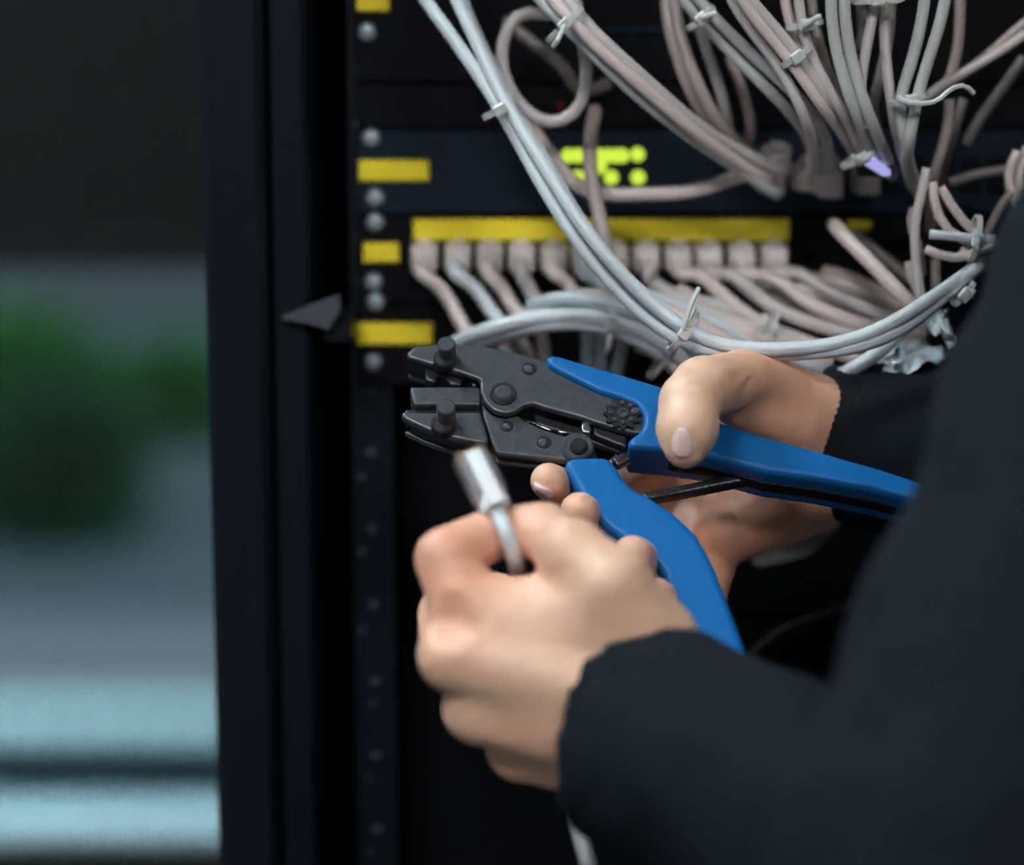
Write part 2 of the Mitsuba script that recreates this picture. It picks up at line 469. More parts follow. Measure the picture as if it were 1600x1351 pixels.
# top blank unit
u0 = thing('rack_unit', 'black rack unit at the top edge behind the cable bundles', 'rack unit')
put('chassis', unit(-330, 128, 'panel_black'), 'panel_black', u0)
put('trim_line', box(xr(940), xr(1120), -.0035, -.0018, zr(51), zr(42), .0004), 'panel_navy', u0)
sticker(557, 608, -20, 18, -.0019, u0)
screw(574, 50, u0)
u1 = thing('rack_unit', 'dark recessed blank panel above the switch with green lights', 'rack unit')
put('chassis', unit(132, 199, 'panel_black', 0.0), 'panel_black', u1)
lamp_disc('red_light', at_y(876, 165, 0.0), .0022, [.09, .006, .004], u1, 'dim red light')
# network switch with the lights
sw = thing('network_switch', 'navy network switch with yellow-green indicator lights above the long yellow strip', 'network switch')
put('chassis', unit(203, 333, 'panel_navy'), 'panel_navy', sw)
sticker(560, 671, 249, 283, -.0020, sw)
screw(580, 215, sw)
screw(586, 309, sw)
for px, py in ((888, 243), (903, 243), (935, 243), (949, 243), (962, 243), (972, 243), (996, 241), (937, 260), (903, 277), (955, 277), (997, 277)):
    lamp_disc('indicator_light', at_y(px, py, -.0019), .0030, [.68, .92, .07], sw, 'glowing yellow-green indicator light')
for k in range(8):
    px = 1235 + k * 44
    a, b = at_y(px, 300, -.0019), at_y(px + 34, 245, -.0019)
    put('port', box(a[0], b[0], -.004, -.0018, a[2], b[2], .0008), 'port_black', sw)
# the patch panel with the long yellow strip
pp = thing('patch_panel', 'black patch panel with a long yellow strip and a row of plugged white cables', 'patch panel')
put('chassis', unit(337, 474, 'panel_black'), 'panel_black', pp)
sticker(645, 1234, 341, 376, -.0022, pp)
sticker(567, 624, 378, 410, -.0022, pp)
sticker(1322, 1362, 343, 360, -.0022, pp)
screw(586, 347, pp)
screw(584, 440, pp)
screw(587, 471, pp)
PORTS = [662, 715, 765, 815, 865, 912, 961, 1010, 1060, 1108, 1160, 1211, 1268, 1352]
for px in PORTS:
    a, b = at_y(px - 22, 432, -.0019), at_y(px + 22, 382, -.0019)
    fr = 0.003
    put('port', [box(a[0], b[0], -.006, -.0018, b[2] - fr, b[2], .0006), box(a[0], b[0], -.006, -.0018, a[2], a[2] + fr, .0006), box(a[0], a[0] + .0012, -.006, -.0018, a[2], b[2]), box(b[0] - .0012, b[0], -.006, -.0018, a[2], b[2])], 'port_black', pp)
lamp_disc('indicator_light', at_y(1152, 499, -.006), .0019, [.75, 1.02, .06], pp, 'glowing yellow-green indicator light')
# second panel
p2 = thing('patch_panel', 'black patch panel below the row of plugged cables, left end marked by a yellow label', 'patch panel')
put('chassis', unit(478, 600, 'panel_black'), 'panel_black', p2)
sticker(559, 676, 503, 538, -.0022, p2)
screw(583, 565, p2)
u3 = thing('rack_unit', 'plain black blanking panel low in the rack behind the hands', 'rack unit')
put('chassis', unit(604, 960, 'panel_black', .03, ear=False), 'panel_black', u3)
u4 = thing('rack_unit', 'lowest plain black panel, below the near hand', 'rack unit')
put('chassis', unit(964, 1500, 'panel_black', .03, ear=False), 'panel_black', u4)

# ------------------------------------------------------------------ cables


def cable(pts, label, mat='sheath_warm', r=.0029, y=-.04, plug=None, group=None, name='network_cable'):
    """pts: (px, py[, y]); plug: True puts a white boot and plug at the first point, going into the panel"""
    # what leaves the picture runs on beyond its edge
    for end in (0, -1):
        p = pts[end]
        if p[1] <= -30 or p[0] >= 1630:
            o = pts[1] if end == 0 else pts[-2]
            k = (420 + p[1]) / max(o[1] - p[1], 1) if p[1] <= -30 else 300 / max(p[0] - o[0], 1)
            far_end = tuple([p[0] + (p[0] - o[0]) * k * (.35 if p[1] <= -30 else 1), p[1] + (p[1] - o[1]) * k] + ([p[2]] if len(p) > 2 else []))
            pts = [far_end] + list(pts) if end == 0 else list(pts) + [far_end]
    q = [at_y(p[0], p[1], p[2] if len(p) > 2 else (-.013 if plug and i == 0 else y)) for i, p in enumerate(pts)]
    if plug:
        k = thing(name, label, 'cable', group)
        c = q[0]
        put('boot', boot_mesh(c), 'boot_white', k)
        start = [c + [0, -.006, -.001], c + [0, -.020, -.004]]
        q = start + q[1:]
        put('sheath', tube(spline(q), r), mat, k, smooth=True)
    else:
        k = numbered(name)
        put(name, tube(spline(q), r), mat, smooth=True)
        tag(k, label, 'cable', group)
    return k


def boot_mesh(c):
    return [box(c[0] - .0056, c[0] + .0056, -.012, -.002, c[2] - .0052, c[2] + .0052, .0006),
            box(c[0] - .0046, c[0] + .0046, -.021, -.0115, c[2] - .0055, c[2] + .0042, .0010),
            box(c[0] - .0028, c[0] + .0028, -.011, -.004, c[2] + .0054, c[2] + .0072, .0006)]


ORD = ['first', 'second', 'third', 'fourth', 'fifth', 'sixth', 'seventh', 'eighth', 'ninth', 'tenth', 'eleventh', 'twelfth']
TAILS = [
    [(690, 452, -.03), (742, 530, -.042), (800, 520, -.05), (880, 505, -.055), (960, 507, -.055), (1040, 535, -.055), (1110, 590, -.05)],
    [(742, 450, -.03), (792, 508, -.046), (870, 490, -.056), (950, 492, -.06), (1040, 522, -.06), (1130, 585, -.05)],
    [(783, 448, -.03), (815, 492, -.042), (880, 478, -.054), (960, 483, -.06), (1050, 512, -.062), (1140, 575, -.05)],
    [(824, 445, -.03), (845, 472, -.04), (900, 462, -.05), (980, 472, -.055), (1060, 505, -.06), (1150, 570, -.055)],
    [(885, 440, -.03), (905, 468, -.04), (960, 460, -.05), (1030, 480, -.055), (1100, 512, -.06), (1180, 565, -.055)],
    [(930, 438, -.03), (960, 455, -.04), (1020, 465, -.045), (1100, 495, -.05), (1200, 545, -.05), (1290, 575, -.05)],
    [(972, 440, -.03), (1010, 462, -.04), (1080, 485, -.045), (1160, 515, -.05), (1260, 555, -.05)],
    [(1015, 436, -.03), (1055, 462, -.04), (1120, 490, -.045), (1200, 520, -.05), (1300, 560, -.05)],
    [(1085, 428, -.03), (1140, 470, -.04), (1210, 515, -.045), (1290, 545, -.05), (1360, 570, -.05)],
    [(1135, 428, -.03), (1190, 468, -.04), (1260, 502, -.045), (1340, 525, -.05), (1420, 540, -.05)],
    [(1200, 432, -.03), (1250, 465, -.04), (1320, 497, -.045), (1390, 517, -.045), (1450, 525, -.05)],
    [(1240, 426, -.03), (1290, 452, -.035), (1360, 484, -.04), (1420, 500, -.045), (1480, 505, -.05)],
]
for i, t in enumerate(TAILS):
    cable([(PORTS[i], 404)] + t, f'{ORD[i]} white cable from the left in the row plugged in under the long yellow strip', ('sheath_warm', 'sheath_cool', 'sheath_warm', 'sheath_grey')[i % 4] if i < 8 else ('sheath_warm', 'sheath_grey')[i % 2], plug=True, r=.0030)
# more strands of the fan on the right of the row
cable([(1195, 437, -.012), (1260, 452, -.03), (1340, 478, -.034), (1420, 500, -.04)], 'pale flat run of cable fanning below the right end of the yellow strip', 'sheath_warm', .0030)
cable([(1185, 452, -.012), (1240, 472, -.03), (1320, 507, -.034), (1400, 530, -.04)], 'lower pale strand of the fan below the right end of the strip', 'sheath_grey', .0030)
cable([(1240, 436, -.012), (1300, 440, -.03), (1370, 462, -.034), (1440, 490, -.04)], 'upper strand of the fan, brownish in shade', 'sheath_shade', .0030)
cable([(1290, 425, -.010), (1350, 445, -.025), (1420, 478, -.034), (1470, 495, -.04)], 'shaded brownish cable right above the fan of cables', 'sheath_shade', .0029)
cable([(1303, 350, -.03), (1325, 375, -.06), (1370, 420, -.07), (1425, 475, -.075), (1460, 500, -.07)], 'single pinkish cable slanting down right from beside the long strip', 'sheath_warm', .0030)
cable([(1335, 365, -.012), (1390, 410, -.02), (1440, 450, -.03)], 'dark thin cable in shade right of the slanting pinkish cable', 'sheath_dark', .0022)
cable([(1090, 470, -.035), (1160, 492, -.042), (1240, 530, -.048), (1320, 555, -.05)], 'pale cable under the eighth plugged cable near the tie', 'sheath_cool', .0029)
cable([(1060, 452, -.03), (1140, 500, -.045), (1220, 540, -.05), (1300, 566, -.05)], 'pale cable crossing beside the yellow-green light', 'sheath_warm', .0029)
for i, pts in enumerate(([(672, 590, -.02), (705, 540, -.045), (770, 512, -.06), (860, 494, -.065), (955, 500, -.066), (1040, 540, -.064), (1105, 610, -.05)],
                         [(690, 600, -.02), (722, 548, -.045), (790, 518, -.058), (870, 505, -.064), (955, 514, -.064), (1030, 552, -.062), (1085, 615, -.05)],
                         [(830, 478, -.045), (880, 466, -.058), (945, 474, -.064), (1030, 500, -.066), (1110, 545, -.064), (1170, 600, -.05)])):
    cable(pts, ('upper cable of the arched bundle rising from behind the tool jaws', 'lower cable of the arched bundle rising from behind the tool jaws', 'top cable of the arched bundle under the fourth and fifth plugs')[i], 'sheath_cool', .0030)
# stubs hanging below the bundle
for i, (a, b) in enumerate((((770, 520), (796, 548)), ((810, 520), (826, 556)), ((845, 520), (852, 560)), ((917, 515), (919, 580)), ((939, 515), (940, 585)), ((975, 520), (962, 590)))):
    cable([(a[0], a[1], -.018), ((a[0] + b[0]) / 2, (a[1] + b[1]) / 2, -.03), (b[0], b[1], -.03), (b[0] + 4, b[1] + 60, -.012)],
          ('leftmost short white cable hanging below the bundle above the tool', 'second short white cable hanging below the bundle above the tool', 'third short white cable hanging below the bundle, above the tool screw', 'left one of two straight white cables above the blue handle tip', 'right one of two straight white cables above the blue handle tip', 'short white cable leaning left above the blue handle')[i], ('sheath_warm', 'sheath_grey')[i % 2] if i < 3 else 'sheath_cool', .0028)
cable([(1000, 540, -.03), (1050, 558, -.045), (1090, 590, -.05), (1120, 640, -.03)], 'white cable dipping behind the thumb, left strand', 'sheath_warm', .003)
cable([(985, 528, -.03), (1050, 545, -.045), (1110, 585, -.05), (1150, 640, -.03)], 'white cable dipping behind the thumb, upper strand', 'sheath_grey', .003)
# the long pair coming down from the top left
LONG = 'sheath_cool'
cable([(645, -40, -.05), (690, 35, -.06), (778, 165, -.075), (832, 262, -.085), (893, 362, -.095), (960, 447, -.1), (1032, 512, -.105), (1110, 548, -.11), (1220, 553, -.11), (1330, 543, -.11), (1420, 506, -.105), (1500, 440, -.095), (1535, 410, -.09)], 'long pale cable from the top left sweeping under the row to the right, lower strand', LONG, .0027)
cable([(700, -40, -.055), (735, 45, -.065), (789, 158, -.078), (848, 255, -.09), (912, 355, -.1), (985, 442, -.105), (1050, 500, -.108), (1120, 536, -.112), (1230, 545, -.113), (1340, 527, -.11), (1430, 482, -.105), (1520, 420, -.09)], 'long pale cable from the top left sweeping to the right, upper strand', LONG, .0027)
cable([(712, -40, -.045), (745, 55, -.055), (792, 150, -.068), (852, 252, -.08), (917, 358, -.09), (998, 452, -.095), (1060, 505, -.098), (1100, 560, -.09), (1135, 620, -.07)], 'third strand of the long bundle, dropping behind the thumb', 'sheath_cool', .0025)
# loop near the top
lp = [(905, 0), (868, 22), (815, 22), (786, 65), (790, 125), (825, 175), (868, 190), (905, 165), (916, 110), (908, 60), (885, 20), (860, -20)]
cable([(p[0], p[1], -.045 - .001 * i) for i, p in enumerate(lp)], 'white cable coiled in a round loop at the top', 'sheath_grey', .0026)
cable([(790, 30, -.02), (830, 65, -.025), (880, 105, -.03), (905, 140, -.02), (950, 130, -.01)], 'dim cable passing behind the loop', 'sheath_dark', .0026)
# bundle falling from top middle to the right plugs
for i, (pts, mat, lab) in enumerate((
        ([(1206, 280), (1160, 268, -.045), (1080, 215, -.06), (985, 140, -.07), (905, 62, -.07), (850, 5, -.065), (820, -40, -.06)], 'sheath_silver', 'lowest white cable of the bundle from the loop tie to the plugs'),
        ([(1216, 248), (1165, 240, -.045), (1095, 198, -.06), (1005, 120, -.07), (925, 45, -.07), (880, -10, -.065), (865, -40, -.06)], 'sheath_grey', 'upper white cable of the bundle running from the loop tie to the plugs'),
        ([(1196, 262), (1150, 252, -.05), (1085, 205, -.065), (995, 128, -.075), (915, 55, -.075), (865, 0, -.07), (840, -40, -.06)], 'sheath_warm', 'middle white cable of the bundle running from the loop tie to the plugs'))):
    cable(pts, lab, mat, .0024, plug=True)
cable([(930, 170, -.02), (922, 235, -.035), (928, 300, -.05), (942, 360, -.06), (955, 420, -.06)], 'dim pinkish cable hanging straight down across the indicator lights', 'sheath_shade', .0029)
cable([(828, 195, -.02), (856, 236, -.028), (882, 270, -.03), (915, 296, -.03), (1010, 303, -.035), (1090, 296, -.035), (1165, 272, -.03), (1200, 268, -.02)], 'cable curving along below the indicator lights to the plugs at the right', 'sheath_warm', .0029)
# brownish strands left of the big fall
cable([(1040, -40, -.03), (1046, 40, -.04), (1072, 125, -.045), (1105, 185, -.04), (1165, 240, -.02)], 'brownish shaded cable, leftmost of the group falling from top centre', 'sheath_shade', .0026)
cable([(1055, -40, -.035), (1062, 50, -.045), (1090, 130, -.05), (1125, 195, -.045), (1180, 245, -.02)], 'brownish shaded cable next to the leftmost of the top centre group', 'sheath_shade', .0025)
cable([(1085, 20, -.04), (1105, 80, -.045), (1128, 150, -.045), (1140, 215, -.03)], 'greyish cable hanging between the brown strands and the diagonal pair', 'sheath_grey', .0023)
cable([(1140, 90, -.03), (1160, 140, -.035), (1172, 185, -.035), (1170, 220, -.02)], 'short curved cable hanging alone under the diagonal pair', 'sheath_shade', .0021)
# diagonal pair and the big fall
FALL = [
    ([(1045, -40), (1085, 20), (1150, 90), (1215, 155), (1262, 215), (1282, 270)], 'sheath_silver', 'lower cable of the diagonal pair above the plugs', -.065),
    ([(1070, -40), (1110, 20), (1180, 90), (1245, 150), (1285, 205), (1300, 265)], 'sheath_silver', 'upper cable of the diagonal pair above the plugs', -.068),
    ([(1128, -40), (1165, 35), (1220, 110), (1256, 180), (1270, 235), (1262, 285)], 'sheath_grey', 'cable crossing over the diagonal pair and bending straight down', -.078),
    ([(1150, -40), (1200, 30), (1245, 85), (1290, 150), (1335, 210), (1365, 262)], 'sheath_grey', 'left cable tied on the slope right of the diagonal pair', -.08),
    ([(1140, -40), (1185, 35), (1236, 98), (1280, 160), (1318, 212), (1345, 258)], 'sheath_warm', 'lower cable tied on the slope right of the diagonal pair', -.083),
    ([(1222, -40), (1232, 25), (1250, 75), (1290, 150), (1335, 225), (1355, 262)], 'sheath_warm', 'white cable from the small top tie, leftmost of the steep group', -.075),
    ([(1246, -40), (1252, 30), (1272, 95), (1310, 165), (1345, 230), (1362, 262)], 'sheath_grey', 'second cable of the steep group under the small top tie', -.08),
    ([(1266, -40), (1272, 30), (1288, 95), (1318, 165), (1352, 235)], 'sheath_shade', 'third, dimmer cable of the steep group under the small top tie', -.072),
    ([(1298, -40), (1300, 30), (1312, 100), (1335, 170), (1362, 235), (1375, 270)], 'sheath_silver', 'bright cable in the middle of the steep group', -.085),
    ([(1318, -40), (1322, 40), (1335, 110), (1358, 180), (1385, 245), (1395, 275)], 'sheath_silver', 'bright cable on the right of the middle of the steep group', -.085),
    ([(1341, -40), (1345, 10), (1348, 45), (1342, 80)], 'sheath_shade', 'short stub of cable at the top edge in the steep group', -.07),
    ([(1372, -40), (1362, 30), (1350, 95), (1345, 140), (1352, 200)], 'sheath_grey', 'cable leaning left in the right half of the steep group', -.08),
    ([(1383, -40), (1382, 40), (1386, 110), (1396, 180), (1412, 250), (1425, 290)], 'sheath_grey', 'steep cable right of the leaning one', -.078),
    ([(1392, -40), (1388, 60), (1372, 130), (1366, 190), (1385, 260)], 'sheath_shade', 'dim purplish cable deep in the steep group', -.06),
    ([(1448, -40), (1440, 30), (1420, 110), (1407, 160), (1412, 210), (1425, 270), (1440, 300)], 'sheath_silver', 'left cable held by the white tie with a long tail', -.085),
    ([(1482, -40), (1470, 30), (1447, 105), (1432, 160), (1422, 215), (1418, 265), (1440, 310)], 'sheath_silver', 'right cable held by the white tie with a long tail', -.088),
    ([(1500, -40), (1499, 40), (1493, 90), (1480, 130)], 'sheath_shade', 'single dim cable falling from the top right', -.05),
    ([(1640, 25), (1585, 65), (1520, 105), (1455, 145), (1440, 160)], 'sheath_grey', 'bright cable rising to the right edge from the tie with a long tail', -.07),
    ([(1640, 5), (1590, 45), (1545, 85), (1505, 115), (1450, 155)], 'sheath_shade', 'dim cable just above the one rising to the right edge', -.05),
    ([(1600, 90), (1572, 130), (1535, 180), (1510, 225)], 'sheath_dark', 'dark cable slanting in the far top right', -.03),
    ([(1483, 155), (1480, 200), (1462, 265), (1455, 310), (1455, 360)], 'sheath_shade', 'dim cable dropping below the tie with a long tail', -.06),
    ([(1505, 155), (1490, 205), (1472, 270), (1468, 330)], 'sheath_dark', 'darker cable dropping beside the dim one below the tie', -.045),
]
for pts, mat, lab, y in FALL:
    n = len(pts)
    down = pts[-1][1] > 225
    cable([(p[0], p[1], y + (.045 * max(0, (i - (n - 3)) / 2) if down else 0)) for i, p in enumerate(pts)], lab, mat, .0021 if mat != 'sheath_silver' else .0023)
for i, (px, py) in enumerate(((1255, 272), (1282, 258), (1290, 282), (1347, 278))):
    c = at_y(px, py, 0)
    k = thing('cable_plug', ('white plug end left under the diagonal pair', 'upper white plug end under the diagonal pair', 'lower white plug end under the diagonal pair', 'dark grey plug end beside the violet light')[i], 'plug')
    put('boot', boot_mesh(c), 'boot_white' if i < 3 else 'sheath_dark', k)
    put('latch', box(c[0] - .002, c[0] + .002, -.02, -.006, c[2] + .0072, c[2] + .0084, .0004), 'boot_white' if i < 3 else 'sheath_dark', k)
# right middle: knotted cables at the shoulder
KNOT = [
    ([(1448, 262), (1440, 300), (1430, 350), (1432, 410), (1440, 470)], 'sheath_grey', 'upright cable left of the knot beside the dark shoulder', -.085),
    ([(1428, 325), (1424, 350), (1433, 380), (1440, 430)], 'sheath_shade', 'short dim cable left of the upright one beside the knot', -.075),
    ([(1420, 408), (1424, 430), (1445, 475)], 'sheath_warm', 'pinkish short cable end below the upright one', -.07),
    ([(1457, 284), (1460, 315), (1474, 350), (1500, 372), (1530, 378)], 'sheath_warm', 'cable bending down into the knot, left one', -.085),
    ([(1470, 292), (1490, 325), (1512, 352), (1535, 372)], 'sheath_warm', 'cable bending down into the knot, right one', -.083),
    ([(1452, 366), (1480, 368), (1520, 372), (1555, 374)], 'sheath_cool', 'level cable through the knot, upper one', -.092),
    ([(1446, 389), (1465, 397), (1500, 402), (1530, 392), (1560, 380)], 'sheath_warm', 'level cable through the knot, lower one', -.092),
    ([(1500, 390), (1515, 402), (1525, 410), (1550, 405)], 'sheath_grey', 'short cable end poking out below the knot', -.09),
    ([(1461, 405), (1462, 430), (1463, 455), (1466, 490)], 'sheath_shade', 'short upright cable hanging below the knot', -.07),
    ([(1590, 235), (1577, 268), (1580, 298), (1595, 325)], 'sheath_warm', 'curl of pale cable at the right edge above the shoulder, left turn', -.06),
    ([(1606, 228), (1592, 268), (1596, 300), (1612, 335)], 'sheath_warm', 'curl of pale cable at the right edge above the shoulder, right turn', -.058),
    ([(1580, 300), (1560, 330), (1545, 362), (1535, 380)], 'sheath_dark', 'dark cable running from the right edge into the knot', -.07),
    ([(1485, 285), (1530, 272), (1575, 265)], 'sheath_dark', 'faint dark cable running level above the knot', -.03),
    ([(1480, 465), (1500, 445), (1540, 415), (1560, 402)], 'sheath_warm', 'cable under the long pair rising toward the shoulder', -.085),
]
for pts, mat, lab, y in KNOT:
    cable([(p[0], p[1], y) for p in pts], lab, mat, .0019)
cable([(1288, 597, -.075), (1312, 587, -.085), (1347, 568, -.09), (1395, 530, -.085), (1420, 500, -.07)], 'short white cable resting above the black knit cuff', 'sheath_cool', .0030)
cable([(1185, 872, -.02), (1215, 866, -.03), (1250, 858, -.03), (1272, 842, -.02), (1300, 815, -.005)], 'stray white cable end peeking out below the far palm', 'sheath_warm', .0034)
cable([(1130, 1075, -.03), (1170, 1026, -.035), (1215, 985, -.04), (1270, 962, -.04), (1330, 945, -.03)], 'thin dark wire curving below the palm next to the blue grip end', 'dark_wire', .0009, name='thin_wire')


# cable ties
def tie(px, py, y, ang, rx, ry, label, tail=(), head=True, th=.0011):
    """a strap around a bundle: ang = direction of the bundle in the picture plane (degrees, y up)"""
    k = thing('cable_tie', label, 'cable tie')
    c = at_y(px, py, y)
    a = math.radians(ang)
    t = np.array([math.cos(a), 0, math.sin(a)])
    s = np.array([-math.sin(a), 0, math.cos(a)])
    n = np.array([0, -1.0, 0])
    th_ = np.linspace(0, 2 * np.pi, 33)
    loop = c + rx * np.cos(th_)[:, None] * s + ry * np.sin(th_)[:, None] * n
    v = []
    for o in (-1, 1):
        for w in (1.0, 1.0 + th / rx):
            v.append(c + (loop - c) * w + t * o * .0011)
    m = 33
    f = []
    V = np.vstack(v)
    for A, B in ((0, 2), (3, 1), (1, 0), (2, 3)):
        i = np.arange(m - 1)
        f += [np.stack([A * m + i, B * m + i, B * m + i + 1], 1), np.stack([A * m + i, B * m + i + 1, A * m + i + 1], 1)]
    put('strap', trimesh.Trimesh(V, np.vstack(f), process=False), 'tie_white', k)
    if head:
        o = c + n * (ry + .001)
        hb = box(-.0022, .0022, -.0018, .0018, -.0026, .0026, .0005)
        M = np.eye(4)
        M[:3, :3] = np.stack([t, n, s], 1)
        M[:3, 3] = o
        hb.apply_transform(M)
        put('head', hb, 'tie_white', k)
    if len(tail):
        q = spline([at_y(*p) for p in tail], .003)
        aa, bb = frames(q)
        tm = tube(q, .0010, 6)
        put('tail', tm, 'tie_white', k)


tie(782, 170, -.075, -62, .0066, .0058, 'white tie around the long pair of cables near the loop')
tie(1068, 515, -.108, -35, .0085, .0075, 'pale tie around the long bundle above the thumb', [(1068, 515, -.118), (1082, 470, -.118), (1092, 450, -.115)])
tie(1050, 540, -.06, -35, .0150, .010, 'wide pale tie around the bundle behind the thumb', [(1050, 560, -.075), (1062, 530, -.115), (1085, 480, -.112)])
tie(955, 500, -.058, -8, .0125, .009, 'pale tie around the bundle of plugged cables above the blue handle tip')
tie(1192, 520, -.05, -35, .0100, .008, 'pale tie near the yellow-green light among the fan of cables', [(1192, 520, -.06), (1196, 505, -.062), (1195, 490, -.06)])
tie(882, 38, -.072, -45, .0085, .0070, 'knotted white tie at the top of the loop', [(882, 40, -.085), (870, 65, -.088), (864, 72, -.086)])
tie(1095, 28, -.067, -48, .0058, .0050, 'white tie on the diagonal pair at the top', [(1095, 28, -.076), (1120, 20, -.078)])
tie(1244, 88, -.081, -55, .0056, .0050, 'white tie on the slope right of the diagonal pair')
tie(1257, 38, -.078, -80, .0062, .0052, 'small white tie at the top of the steep group', [(1257, 40, -.088), (1275, 28, -.09), (1283, 25, -.09)])
tie(1343, 245, -.066, -60, .0072, .0070, 'white tie just left of the violet light', [(1330, 243, -.078), (1350, 250, -.08), (1362, 238, -.08)])
tie(1420, 155, -.087, -78, .0064, .0058, 'white tie with a long curved tail at the right', [(1404, 152, -.094), (1420, 160, -.098), (1462, 158, -.098), (1482, 142, -.098), (1505, 134, -.096), (1522, 146, -.094)])
tie(1522, 372, -.09, -10, .0080, .0070, 'white tie knotted at the shoulder end of the level cables', [(1522, 360, -.1), (1530, 372, -.102), (1528, 388, -.1), (1550, 385, -.098)])
tie(1368, 0, -.08, -85, .0075, .0065, 'white tie cut off by the top edge at the right of the steep group', [(1385, 0, -.09), (1402, 2, -.09), (1420, -8, -.09)])
tie(1505, 458, -.095, -40, .0050, .0040, 'small pale tie head beside the shoulder under the knot', [(1505, 458, -.1), (1514, 466, -.1), (1522, 452, -.1)])
tie(1348, -2, -.075, -85, .0070, .0065, 'white tie at the top edge in the middle of the steep group')
# violet light
vl = thing('violet_light', 'small glowing violet light between cables and the dark plug', 'light')
c = at_y(1370, 258, -.06)
pl = Polygon([(-.0048, .0032), (-.0024, .0036), (.0044, -.002), (.0044, -.0034), (.0022, -.0034), (-.0048, .0008)]).buffer(.0006)
m = trimesh.creation.extrude_polygon(pl, .003, engine='earcut')
m.apply_transform(np.array([[1, 0, 0, c[0]], [0, 0, -1, -.06], [0, 1, 0, c[2]], [0, 0, 0, 1.0]]))
d = mikit.ply(m, 'port_black')
d['emitter'] = {'type': 'area', 'radiance': {'type': 'rgb', 'value': [.40, .40, .80]}}
put('lens', d, None, vl)
put('housing', box(c[0] - .007, c[0] + .007, -.0595, -.052, c[2] - .0045, c[2] + .0045, .001), 'port_black', vl)


# crumpled clear plastic film
def film(pts, label, seed, n=18):
    g = np.random.default_rng(seed)
    poly = [at_y(*p) for p in pts]
    a, b, c_, d_ = poly
    u, v = np.meshgrid(np.linspace(0, 1, n), np.linspace(0, 1, n), indexing='ij')
    q = (1 - u)[..., None] * ((1 - v)[..., None] * a + v[..., None] * d_) + u[..., None] * ((1 - v)[..., None] * b + v[..., None] * c_)
    nz = meshkit.fbm(np.stack([u * 5 + seed, v * 5, u * 0], -1), 3, seed) - .5
    q[..., 1] += nz * .018
    q[..., 2] += (meshkit.fbm(np.stack([u * 4, v * 4 + seed, u * 0 + 3], -1), 3, seed + 5) - .5) * .008
    i, j = np.meshgrid(np.arange(n - 1), np.arange(n - 1), indexing='ij')
    s = (i * n + j).ravel()
    f = np.vstack([np.stack([s, s + n, s + n + 1], 1), np.stack([s, s + n + 1, s + 1], 1)])
    vv = q.reshape(-1, 3)
    back = vv + [0, .0006, 0]
    m = trimesh.Trimesh(np.vstack([vv, back]), np.vstack([f, f[:, ::-1] + len(vv)]), process=False)
    k = put('plastic_wrap', m, 'film_clear')
    tag(k, label, 'plastic wrap')


film([(1440, 498, -.075), (1478, 478, -.07), (1502, 545, -.085), (1478, 535, -.09)], 'shiny pale blue plastic wrap scrap under the cables, upper triangle', 3)
film([(1395, 550, -.075), (1440, 540, -.06), (1502, 562, -.085), (1380, 578, -.095)], 'shiny pale blue plastic wrap scrap lying lower, beside the far sleeve', 8)
film([(1355, 560, -.05), (1420, 520, -.045), (1450, 545, -.06), (1360, 582, -.075)], 'crinkled grey-blue plastic wrap scrap at the left of the bright ones', 12)

# ------------------------------------------------------------------ the crimping tool
TILT = math.radians(33)
N = -math.cos(TILT) * W + math.sin(TILT) * U            # out of the tool's face
D = -math.cos(TILT) * U - math.sin(TILT) * W            # down along the face
O = P(785, 615, 0.890)


def on_tool(px, py, h=0.0):
    r = ray(px, py)
    t = ((O + N * h - EYE) @ N) / (r @ N)
    q = EYE + r * t - O
    return q @ R, q @ D


def poly_dist(poly, X, Y):
    d = np.full(X.shape, 9.0)
    rings = [np.asarray(poly.exterior.coords)] + [np.asarray(i.coords) for i in poly.interiors]
    for c in rings:
        for (x0, y0), (x1, y1) in zip(c[:-1], c[1:]):
            ex, ey = x1 - x0, y1 - y0
            L = ex * ex + ey * ey
            if L == 0:
                continue
            t = np.clip(((X - x0) * ex + (Y - y0) * ey) / L, 0, 1)
            d = np.minimum(d, np.hypot(X - x0 - t * ex, Y - y0 - t * ey))
    return np.where(shapely.contains_xy(poly, X, Y), -d, d)


def slab(outline, h0, h1, r=.0008, step=.0007, at=None, holes=(), rnd=.0006):
    """a plate of the tool: outline in picture coordinates on the plane h1 (or at), with rounded rims"""
    at = h1 if at is None else at
    poly = Polygon([on_tool(x, y, at) for x, y in outline]).buffer(0)
    if rnd:
        poly = poly.buffer(-rnd).buffer(2 * rnd).buffer(-rnd)
    for hx, hy, hr in holes:
        a, b = on_tool(hx, hy, at)
        poly = poly.difference(shapely.Point(a, b).buffer(hr))
    x0, y0, x1, y1 = poly.bounds
    hm, hh = (h0 + h1) / 2, (h1 - h0) / 2
    step = min(step, hh * .8)
    xs, ys, hs = (np.arange(a - 2 * step, b + 2.5 * step, step) for a, b in ((x0, x1), (y0, y1), (h0, h1)))
    # spread the height samples so that both faces fall between samples evenly
    d2 = poly_dist(poly, *np.meshgrid(xs, ys, indexing='ij')) + r
    dh = np.abs(hs - hm) - hh + r
    a, b = d2[:, :, None], dh[None, None, :]
    sd = np.minimum(np.maximum(a, b), 0) + np.hypot(np.maximum(a, 0), np.maximum(b, 0)) - r
    m = surface_nets(sd, [xs[0], ys[0], hs[0]], step)
    v = m.vertices
    M = O + v[:, :1] * R + v[:, 1:2] * D + v[:, 2:] * N
    return trimesh.Trimesh(M, m.faces[:, ::-1], process=False)


def tool_point(px, py, h, at=None):
    a, b = on_tool(px, py, h if at is None else at)
    return O + a * R + b * D + N * h


